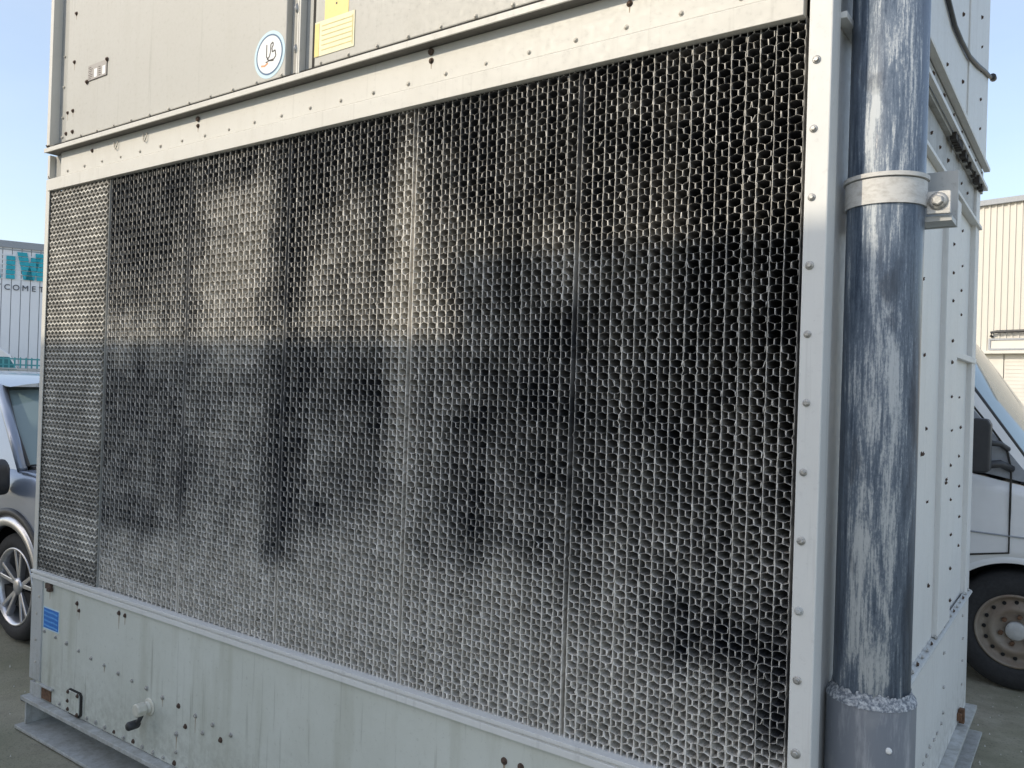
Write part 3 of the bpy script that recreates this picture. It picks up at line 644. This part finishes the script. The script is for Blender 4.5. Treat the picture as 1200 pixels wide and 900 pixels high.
# bonnet, nose, tail
b = MB(); xs = np.linspace(.0, .84, 14); ys = np.linspace(.02, CW-.02, 17); vs = []
for x in xs:
    for y in ys:
        e = abs(y-CW/2)/(CW/2); vs.append((x, y, 1.05-.17*(max(0, x)/.84)**2-.035*e**3))
b.add(vs, [(i*17+k, (i+1)*17+k, (i+1)*17+k+1, i*17+k+1) for i in range(13) for k in range(16)], True); b.build('bonnet', 'car_silver', car)
MB().prism([(.80, .88), (.86, .78), (.90, .55), (.88, .30), (.80, .20), (.74, .2), (.74, .88)], .02, CW-.02, 'y').build('front_bumper', 'car_silver', car, .02, 3)
MB().box(.885, .91, .4, CW-.4, .55, .72).build('grille', 'black_plastic', car, .01)
for yy in (.06, CW-.36): MB().box(.80, .885, yy, yy+.30, .68, .82).build('headlight', 'lamp', car, .02, 3)
MB().prism([(-3.35, .25), (-3.42, .35), (-3.42, .75), (-3.37, 1.02), (-3.2, 1.02), (-3.2, .25)], .03, CW-.03, 'y').build('rear_bumper', 'car_silver', car, .02, 3)
MB().box(-3.3, .80, .05, CW-.05, .20, .30).box(-2.2, -.42, .04, CW-.04, .3, .98).box(.40, .78, .05, CW-.05, .3, .86).box(-.42, .40, .28, CW-.28, .3, .98).build('underbody', 'dark', car)
# cabin: roof and glass
wb, wt = .07, .22                                          # inset at waist, at roof
def roofz(x): return 1.56+.065*(1-((x+1.75)/1.2)**2)
b = MB(); xs = np.linspace(-2.95, -.62, 18); ys = np.linspace(wt, CW-wt, 15); vs = []
for x in xs:
    for y in ys: e = abs(y-CW/2)/(CW/2-wt); vs.append((x, y, roofz(x)-.05*e**3))
b.add(vs, [(i*15+k, (i+1)*15+k, (i+1)*15+k+1, i*15+k+1) for i in range(17) for k in range(14)], True); b.build('roof', 'car_silver', car)
def quadstrip(name, mat, pa, pb, n=12, crown=.0):
    """curved sheet between two bottom points pa and two top points pb, bulging along +x by crown"""
    b = MB(); vs = []
    for j in range(n+1):
        q = j/n; l = Vector(pa[0]).lerp(Vector(pb[0]), q); rr = Vector(pa[1]).lerp(Vector(pb[1]), q)
        for i in range(n+1):
            t_ = i/n; p = l.lerp(rr, t_); p.x += crown*(1-(2*t_-1)**2); p.z += .25*crown*(1-(2*t_-1)**2); vs.append(tuple(p))
    b.add(vs, [(j*(n+1)+i, j*(n+1)+i+1, (j+1)*(n+1)+i+1, (j+1)*(n+1)+i) for j in range(n) for i in range(n)], True); return b.build(name, mat, car)
AB, AT = (.06, .06, 1.045), (-.66, wt, 1.495)
quadstrip('windscreen', 'glass', ((-.05, .10, 1.05), (-.05, CW-.10, 1.05)), ((-.73, wt+.01, 1.49), (-.73, CW-wt-.01, 1.49)), crown=.10)
for yy in (0, 1):
    fy = (lambda v: v) if yy == 0 else (lambda v: CW-v)
    MB().tube([(-.03, fy(.055), 1.02), (-.36, fy(.125), 1.26), (-.74, fy(wt-.005), 1.495), (-1.2, fy(wt-.03), 1.57), (-2.2, fy(wt-.03), 1.57), (-2.9, fy(wt), 1.47), (-3.25, fy(.09), 1.05)], [.03, .032, .035, .035, .035, .04, .05], 10).build('roof_pillar', 'car_silver', car)
    MB().tube([(-.02, fy(.085), 1.045), (-.36, fy(.15), 1.265), (-.72, fy(wt+.02), 1.50)], .010, 8).build('windscreen_seal', 'black_plastic', car)
    for (xa, xb, xc, xd) in ((-.42, -1.15, -1.15, -.90), (-1.25, -2.2, -2.2, -1.25)):
        b = MB(); b.add([(xa, fy(.05), 1.03), (xb, fy(.05), 1.03), (xc, fy(wt-.02), 1.52), (xd, fy(wt-.02), 1.50)], [(0, 1, 2, 3)]); b.build('side_window', 'glass', car)
    b = MB(); b.add([(.02, fy(.045), 1.0), (-.44, fy(.045), 1.0), (-.44, fy(.047), 1.035), (-.90, fy(wt-.03), 1.52), (-.74, fy(wt-.03), 1.51)], [(0, 1, 2, 3, 4)]); b.build('pillar_panel', 'car_silver', car)
    b = MB(); b.tube([(-1.2, fy(.045), 1.02), (-1.2, fy(wt-.025), 1.53)], .04, 8); b.build('roof_pillar', 'black_plastic', car)
b = MB(); b.add([(-3.3, .1, 1.03), (-3.3, CW-.1, 1.03), (-2.95, CW-wt-.02, 1.48), (-2.95, wt+.02, 1.48)], [(0, 1, 2, 3)]); b.build('rear_window', 'glass', car)
MB().box(-.10, .02, .1, CW-.1, 1.02, 1.045).build('scuttle', 'black_plastic', car, .004)
MB().tube([(.02, .5, 1.07), (-.2, .7, 1.22), (-.32, 1.0, 1.29)], .008, 6).build('wiper', 'black_plastic', car)
MB().lathe([(.16, 0), (.18, .015), (.16, .03)], (-.55, CW-.5, 1.03), 'x', 28, True, False).build('steering_wheel', 'black_plastic', car)
MB().box(-1.3, -.95, .25, .75, .95, 1.42).box(-1.3, -.95, 1.05, 1.55, .95, 1.42).build('seat_back', 'black_plastic', car, .06, 3)
for cx in (0, -2.62):
    MB().lathe([(.372, -.018), (.372, -.03), (.40, -.034), (.432, -.02), (.432, 0)], (cx, -.004, .325), 'y', 48, True, False, 0.02, PI-.02).build('arch_flare', 'alloy', car)
    MB().lathe([(.434, -.016), (.44, -.03), (.475, -.024), (.478, 0)], (cx, -.004, .325), 'y', 48, True, False, 0.0, PI).build('arch_trim', 'black_plastic', car)
    wheel(car, cx, .02, .325, .22, -1, 'alloy', .235); wheel(car, cx, CW-.02, .325, .22, 1, 'alloy', .235)
MB().prism([(-.0, .88), (-.10, .895), (-.135, .96), (-.12, 1.07), (-.04, 1.10), (.02, 1.06), (.03, .93)], -.20, -.03, 'y').build('wing_mirror', 'black_plastic', car, .025, 3)
MB().prism([(-.01, 1.0), (-.10, 1.0), (-.11, 1.07), (-.04, 1.105), (.025, 1.06), (.02, 1.0)], -.206, -.10, 'y').build('mirror_cap', 'car_silver', car, .02, 3)

# --- white van behind the tower on the right, facing +x
VY, VW = 3.6, 1.93
van = empty('white_van', (0, VY, 0)); tag(van, 'white panel van with rusty steel wheel half hidden behind the right side of the tower', 'van')
def van_side(y, th):
    xs = np.linspace(-1.25, 4.52, 220); b = MB(); vs = []; n = len(xs)
    def top(x):
        if x < 2.95: return 1.30
        if x < 3.80: return 1.30-.17*(x-2.95)/.85
        return 1.13-.24*((x-3.8)/.72)**1.4
    for yy in (y, y+th):
        for x in xs:
            zl = .34
            for c in (3.641, .35):
                if abs(x-c) < .395: zl = max(zl, .33+math.sqrt(.395**2-(x-c)**2))
            for k in range(7):
                zz = zl+(top(x)-zl)*k/6; bul = .035*math.sin(PI*min(1, max(0, (zz-.1)/1.3))); vs.append((x, yy-(bul if th > 0 else -bul), zz))
    I = lambda s, i, k: s*n*7+i*7+k; fs = []
    for s in (0, 1):
        for i in range(n-1):
            for k in range(6): fs.append((I(s, i, k), I(s, i+1, k), I(s, i+1, k+1), I(s, i, k+1)))
    for i in range(n-1): fs += [(I(0, i, 0), I(1, i, 0), I(1, i+1, 0), I(0, i+1, 0)), (I(0, i, 6), I(0, i+1, 6), I(1, i+1, 6), I(1, i, 6))]
    b.add(vs, fs, True); return b.build('lower_side', 'van_white', van)
van_side(0, .05); van_side(VW, -.05)
# upper sides with cab window openings
for s in (0, 1):
    fy = (lambda v: v) if s == 0 else (lambda v: VW-v)
    b = MB(); lo = [(-1.25, 1.30), (2.2, 1.30)]; b.add([(-1.25, fy(-.012), 1.30), (2.15, fy(-.012), 1.30), (2.15, fy(.08), 2.30), (-1.25, fy(.08), 2.30)], [(0, 1, 2, 3)]); b.build('load_panel', 'van_white', van)
    # A pillar, window frame, window and the mirror quarter
    b = MB(); b.add([(3.80, fy(.0), 1.125), (3.70, fy(-.006), 1.145), (2.93, fy(.08), 2.22), (3.02, fy(.095), 2.25)], [(0, 1, 2, 3)]); b.add([(3.80, fy(.03), 1.125), (3.70, fy(.03), 1.145), (2.93, fy(.12), 2.22), (3.02, fy(.135), 2.25)], [(0, 1, 2, 3)])
    b.add([(3.80, fy(0), 1.125), (3.02, fy(.095), 2.25), (3.02, fy(.135), 2.25), (3.80, fy(.03), 1.125)], [(0, 1, 2, 3)]); b.build('a_pillar', 'van_white', van)
    b = MB(); b.add([(2.15, fy(-.008), 1.30), (2.3, fy(-.008), 1.30), (2.3, fy(.07), 2.2), (2.95, fy(.07), 2.2), (2.93, fy(.08), 2.3), (2.15, fy(.08), 2.3)], [(0, 1, 2, 3), (0, 3, 4, 5)]); b.build('door_frame', 'van_white', van)
    b = MB(); b.add([(2.3, fy(.0), 1.29), (3.42, fy(.0), 1.235), (3.42, fy(.04), 1.52), (2.95, fy(.075), 2.19), (2.3, fy(.075), 2.2)], [(0, 1, 2, 3, 4)]); b.build('side_window', 'glass', van)
    b = MB(); b.prism([(3.40, 1.23), (3.72, 1.17), (3.40, 1.58)], fy(-.012), fy(.02)); b.build('mirror_quarter', 'black_plastic' if s else 'flash', van)
    MB().tube([(3.40, fy(-.012), 1.60), (3.50, fy(-.016), 1.47), (3.575, fy(-.022), 1.36), (3.60, fy(-.032), 1.25), (3.60, fy(-.038), 1.0), (3.60, fy(-.04), .78), (3.40, fy(-.04), .745)], .006, 6).build('door_seam', 'groove', van)
    MB().tube([(2.2, fy(-.041), .88), (3.2, fy(-.041), .885), (4.2, fy(-.036), .86)], .005, 6).build('side_crease', 'flash', van)
    MB().lathe([(.395, -.036), (.42, -.042), (.435, -.03)], (3.641, fy(0)+(0 if s == 0 else .072), .33), 'y', 48, True, False, .0, PI).build('arch_lip', 'van_white', van)
    wheel(van, 3.641, fy(.02), .335, .21, -1 if s == 0 else 1, 'steel', .20); wheel(van, .35, fy(.02), .335, .21, -1 if s == 0 else 1, 'steel', .20)
MB().tube([(3.785, .012, 1.14), (3.42, .055, 1.665), (3.01, .10, 2.25)], .012, 8).build('windscreen_seal', 'black_plastic', van)
# roof, rear, bonnet, front, glass
b = MB(); xs = np.linspace(-1.25, 3.0, 12); ys = np.linspace(.08, VW-.08, 13); vs = []
for x in xs:
    for y in ys: e = abs(y-VW/2)/(VW/2-.08); vs.append((x, y, 2.30+.07*(1-e**3)-(.06*((x-2.5)/.5)**2 if x > 2.5 else 0)))
b.add(vs, [(i*13+k, (i+1)*13+k, (i+1)*13+k+1, i*13+k+1) for i in range(11) for k in range(12)], True); b.build('roof', 'van_white', van)
b = MB(); vs = []; N = 12
for j in range(N+1):
    q = j/N; l = Vector((3.80, .03, 1.125)).lerp(Vector((3.02, .12, 2.25)), q); rr = Vector((3.80, VW-.03, 1.125)).lerp(Vector((3.02, VW-.12, 2.25)), q)
    for i in range(N+1): t_ = i/N; p = l.lerp(rr, t_); p.x += .09*(1-(2*t_-1)**2); p.z += .05*(1-(2*t_-1)**2); vs.append(tuple(p))
b.add(vs, [(j*(N+1)+i, j*(N+1)+i+1, (j+1)*(N+1)+i+1, (j+1)*(N+1)+i) for j in range(N) for i in range(N)], True); b.build('windscreen', 'glass', van)
MB().prism([(3.78, 1.13), (4.0, 1.10), (4.35, .98), (4.5, .89), (4.5, .84), (3.78, .84)], .02, VW-.02, 'y').build('bonnet', 'van_white', van, .02, 3)
MB().prism([(4.40, .88), (4.54, .84), (4.60, .55), (4.57, .36), (4.42, .34)], .03, VW-.03, 'y').build('front_bumper', 'van_white', van, .02, 3)
MB().box(4.545, 4.60, .5, VW-.5, .58, .74).build('grille', 'black_plastic', van, .01)
for yy in (.08, VW-.42): MB().box(4.44, 4.555, yy, yy+.34, .62, .84).build('headlight', 'lamp', van, .02, 3)
MB().prism([(-1.25, .36), (-1.30, .4), (-1.30, 2.2), (-1.22, 2.3), (-1.2, .36)], .03, VW-.03, 'y').build('rear_door', 'van_white', van)
MB().box(-1.2, 3.2, .06, VW-.06, .34, .5).box(.8, 3.2, .06, VW-.06, .5, 1.0).box(4.06, 4.4, .06, VW-.06, .36, .85).box(3.2, 4.06, .3, VW-.3, .34, 1.0).build('underbody', 'dark', van)
MB().box(2.3, 3.55, .3, VW-.3, .95, 1.2).box(2.2, 2.35, .15, VW-.15, .9, 1.9).build('dashboard', 'black_plastic', van, .05)
MB().prism([(3.405, 1.25), (3.41, 1.50), (3.435, 1.535), (3.50, 1.53), (3.515, 1.50), (3.515, 1.25), (3.50, 1.235), (3.42, 1.235)], -.26, -.16, 'y').build('wing_mirror', 'black_plastic', van, .02, 3)
MB().tube([(3.47, -.18, 1.27), (3.55, -.08, 1.28), (3.60, -.01, 1.25)], .022, 8).tube([(3.47, -.18, 1.40), (3.55, -.08, 1.39), (3.58, -.01, 1.36)], .016, 8).build('mirror_arm', 'black_plastic', van)

# --- far van beyond the fence on the left
def far_point(px, py, Z):
    return Vector((CX, CY, CZ)) + Z*(f + rv*((px-600)/958.8) - uv*((py-450)/958.8))
fp = far_point(14, 434, 26); ang = R(67.5)
fv = empty('parked_van', (fp.x, fp.y, 0), ang); tag(fv, 'distant white van with teal tinted windows behind the teal fence', 'van')
b = MB(); b.prism([(-4.6, .35), (.52, .35), (.58, .8), (.40, 1.28), (.22, 1.55), (-.05, 2.14), (-.4, 2.42), (-1.0, 2.5), (-4.6, 2.5)], 0, 1.9, 'y'); b.build('body', 'van_white', fv, .05, 3)
MB().prism([(-.10, 2.08), (.20, 1.58), (-.65, 1.58), (-.65, 2.08)], -.012, 1.912, 'y').build('side_window', 'glass_teal', fv)
for k in range(3): MB().prism([(-.72-.75*k, 2.08), (-.72-.75*k, 1.58), (-1.40-.75*k, 1.58), (-1.40-.75*k, 2.08)], -.012, 1.912, 'y').build('side_window', 'glass_teal', fv)
b = MB(); b.add([(.24, .1, 1.56), (.24, 1.8, 1.56), (-.03, 1.75, 2.13), (-.03, .15, 2.13)], [(0, 1, 2, 3)]); b.build('windscreen', 'glass_teal', fv)
for xx in (-.2, -3.6):
    for yy in (-.02, 1.70): MB().lathe([(.2, 0), (.34, 0), (.34, .22), (.2, .22)], (xx, yy, .34), 'y', 24).build('wheel', 'rubber', fv)

# ------------------------------------------------------------------ fence and low wall on the left
wp = far_point(25, 434, 21)
bw_ = empty('boundary_wall', (wp.x, wp.y, 0), ang); tag(bw_, 'low grey block wall under the teal fence', 'wall')
for j in range(8):
    for i in range(14):
        x = -3.2+.45*i+(.225 if j % 2 else 0)
        if i+j == 0: blk_me = box('block', 'wall_grey', bw_, x, x+.44, 0, .2, .21*j, .21*j+.2, bevel=.006).data
        else: inst('block', blk_me, bw_, (x+3.2, 0, .21*j))
box('coping', 'wall_grey', bw_, -3.25, 3.4, -.03, .23, 1.68, 1.715)
fe = empty('palisade_fence', (wp.x, wp.y, 0), ang); tag(fe, 'teal metal railing on top of the low wall by the warehouse', 'fence')
pm = MB().prism([(-.02, 1.715), (.02, 1.715), (.02, 1.97), (0, 2.0), (-.02, 1.97)], .06, .075).mesh('pale', 'fence_teal')
for i in range(52): inst('pale', pm, fe, (-3.15+.125*i, 0, 0))
for z in (1.78, 1.93): box('rail', 'fence_teal', fe, -3.2, 3.35, .078, .11, z, z+.035)

# ------------------------------------------------------------------ grey warehouse with the teal sign
lp = Vector((-27.167, 11.586, 0)); LBD = empty('grey_warehouse', lp, ang); tag(LBD, 'grey clad warehouse with large teal striped lettering near its roof', 'warehouse')
cm = MB()
cm.box(.011, .279, 0, .05, 0, 6.02)
cm = cm.mesh('cladding_panel', 'grey_clad')
for i in range(70): inst('cladding_panel', cm, LBD, (-12+.29*i-.095, 0, 0))
MB().box(-12.1, 8.3, .05, 12, 0, 6.0).build('inner_wall', 'flash', LBD)
box('roof_flashing', 'flash', LBD, -12.1, 8.3, -.06, .15, 5.98, 6.22); box('gutter', 'flash', LBD, -12.1, 8.3, -.02, 0, 5.90, 5.93)
MB().prism([(.1, 6.2), (6, 6.9), (12, 6.2)], -12.1, 8.3, 'x').build('roof', 'flash', LBD)
# striped letter strokes: (left at top, left at bottom, width, rows from, to) in wall metres
rows = 6; zt0, zb0 = 5.85, 4.86
def bandstroke(xt, xb_, w, ra, rb):
    for k in range(ra, rb):
        q0, q1 = k/rows, (k+.82)/rows
        z0, z1 = zt0+(zb0-zt0)*q0, zt0+(zb0-zt0)*q1; xa, xb2 = xt+(xb_-xt)*q0, xt+(xb_-xt)*q1
        MB().prism([(xa, z0), (xa+w, z0), (xb2+w, z1), (xb2, z1)], -.06, 0, 'y').build('sign_stripe', 'teal', LBD)
bandstroke(-.38, -.38, .27, 1, 6); bandstroke(-.06, .16, .30, 0, 6); bandstroke(.42, .20, .28, 1, 6); bandstroke(.50, .56, .24, 0, 6); bandstroke(-.98, -.80, .28, 3, 6); bandstroke(-1.45, -1.15, .28, 0, 6)
for k in range(rows): MB().box(-1.5, .95, -.012, -.002, zt0+(zb0-zt0)*(k+.84)/rows-.01, zt0+(zb0-zt0)*(k+.84)/rows+.035).build('sign_rule', 'sign_white', LBD)
def letter(ch, x, z, h, parent, mat):
    cu = bpy.data.curves.new('letter', 'FONT'); cu.body = ch; cu.size = h*1.38; cu.extrude = .012; cu.align_x = 'CENTER'
    o = bpy.data.objects.new('tmp', cu); COL.objects.link(o); dg = bpy.context.evaluated_depsgraph_get(); me = bpy.data.meshes.new_from_object(o.evaluated_get(dg)); COL.objects.unlink(o); bpy.data.objects.remove(o)
    me.materials.clear(); me.materials.append(M[mat]); l = inst('letter', me, parent, (x, -.014, z), (PI/2, 0, 0)); return l
for ch, x in zip('TCOMET', (-.60, -.33, -.06, .22, .48, .72)): letter(ch, x, 4.50, .20, LBD, 'sign_dark')

# ------------------------------------------------------------------ cream warehouse on the right
rp_ = Vector((1.751, 23.575, 0)); CR = empty('cream_warehouse', rp_, math.atan2(-.225, .974)); tag(CR, 'cream ribbed warehouse with grey roof edge seen right of the tower', 'warehouse')
pm = MB(); n = 6; pts = []
for i in range(n):
    x = i*.155; pts += [(x, 0), (x+.09, 0), (x+.10, -.028), (x+.145, -.028)]
pts.append((n*.155, 0)); out = pts+[(n*.155, .03), (0, .03)]
pm.prism(out, 3.02, 6.98, 'z'); pm = pm.mesh('cladding_panel', 'cream_clad')
for i in range(18): inst('cladding_panel', pm, CR, (-9.0+.93*i+(.0), 0, 0))
MB().box(-9, 7.7, .05, 14, 0, 6.95).build('inner_wall', 'cream_trim', CR)
box('roof_flashing', 'flash', CR, -9.05, 7.8, -.12, .2, 6.95, 7.10, bevel=.01)
MB().prism([(.2, 7.06), (7, 7.9), (14, 7.06)], -9, 7.7, 'x').build('roof', 'flash', CR)
box('ledge', 'cream_trim', CR, -9.05, 7.8, -.25, .049, 2.93, 3.015, bevel=.01)
MB().box(-.12, 7.6, -.075, -.03, 3.30, 3.345).box(-.12, -.07, -.075, -.03, 3.08, 3.30).box(-.12, 7.6, -.075, -.03, 3.04, 3.08).build('panel_frame', 'flash', CR)
box('panel', 'cream_trim', CR, -.068, 7.6, -.045, -.029, 3.082, 3.298, bevel=0)
MB().tube([(-.05, -.10, 3.40), (-.04, -.12, 3.50), (.1, -.13, 3.52), (1.2, -.13, 3.53), (3.5, -.13, 3.53)], .04, 8).tube([(-.04, -.10, 3.40), (-.04, -.02, 3.40)], .03, 6).build('pipe_run', 'black_plastic', CR)
box('lower_wall', 'cream_trim', CR, -9, .24, -.02, .049, 0, 2.925); box('roller_door', 'cream_trim', CR, .26, 3.6, .0, .049, 0, 2.925)
slat = box('door_slat', 'cream_trim', CR, .28, 3.58, -.012, -.001, .02, .11, bevel=.004)
for k in range(1, 28): inst('door_slat', slat.data, CR, (0, 0, .1*k))

# ------------------------------------------------------------------ unseen building behind the camera: casts the lower shade; narrowed and pale for fill
NBD = empty('shade_building', (-3, -5, 0)); tag(NBD, 'unseen pale building with a stepped parapet, shaped to shade the tower and bounce light', 'shade building')
L_ = 5/math.cos(R(SUN_AZ)); hb = 1.744+L_*math.tan(R(SUN_EL)); xs_ = 2.47-L_*math.sin(R(SUN_AZ))+3
MB().box(-2.6, xs_, -4, 0, 0, hb-.1).box(xs_, 4.3, -4, 0, 0, hb+.14).build('rendered_wall', 'cream_trim', NBD)
box('parapet_coping', 'wall_grey', NBD, -2.65, xs_, -.3, .04, hb-.1, hb); box('parapet_coping', 'wall_grey', NBD, xs_, 4.35, -.3, .04, hb+.14, hb+.235)
for xx in (-1.9, 2.6):
    w = MB().box(xx, xx+1.2, -.02, .05, 1.1, 2.3).build('window', 'glass', NBD); MB().box(xx-.06, xx, -.02, .07, 1.04, 2.36).box(xx+1.2, xx+1.26, -.02, .07, 1.04, 2.36).build('window_frame', 'wall_grey', w); MB().box(xx-.1, xx+1.3, .0, .12, .98, 1.04).build('window_sill', 'wall_grey', w)
d_ = box('door', 'flash', NBD, .4, 1.4, -.02, .05, 0, 2.1); MB().tube([(1.28, .06, 1.0), (1.28, .12, 1.0), (1.2, .12, 1.0)], .012, 8).build('handle', 'bolt', d_)

# grit and dead leaves lying on the yard
gr = MB()
for k in range(900):
    if k % 2: x, y = random.uniform(-3, .6), random.uniform(-1.2, 3.5)
    else: x, y = random.uniform(3.5, 5.0), random.uniform(-.5, 5)
    if .0 < x < 3.5 and y > -.07: continue
    r_ = random.uniform(.002, .008); a = random.uniform(0, 6); z_ = .002
    p = [(x+r_*math.cos(a+q*PI/2)*random.uniform(.6, 1.2), y+r_*math.sin(a+q*PI/2)*random.uniform(.6, 1.2), -.012) for q in range(4)]
    gr.add(p+[(x, y, -.004+r_*.8)], [(0, 1, 4), (1, 2, 4), (2, 3, 4), (3, 0, 4)])
tag(gr.build('grit', 'cream_trim'), 'loose pale grit scattered on the concrete yard', 'grit', kind='stuff')
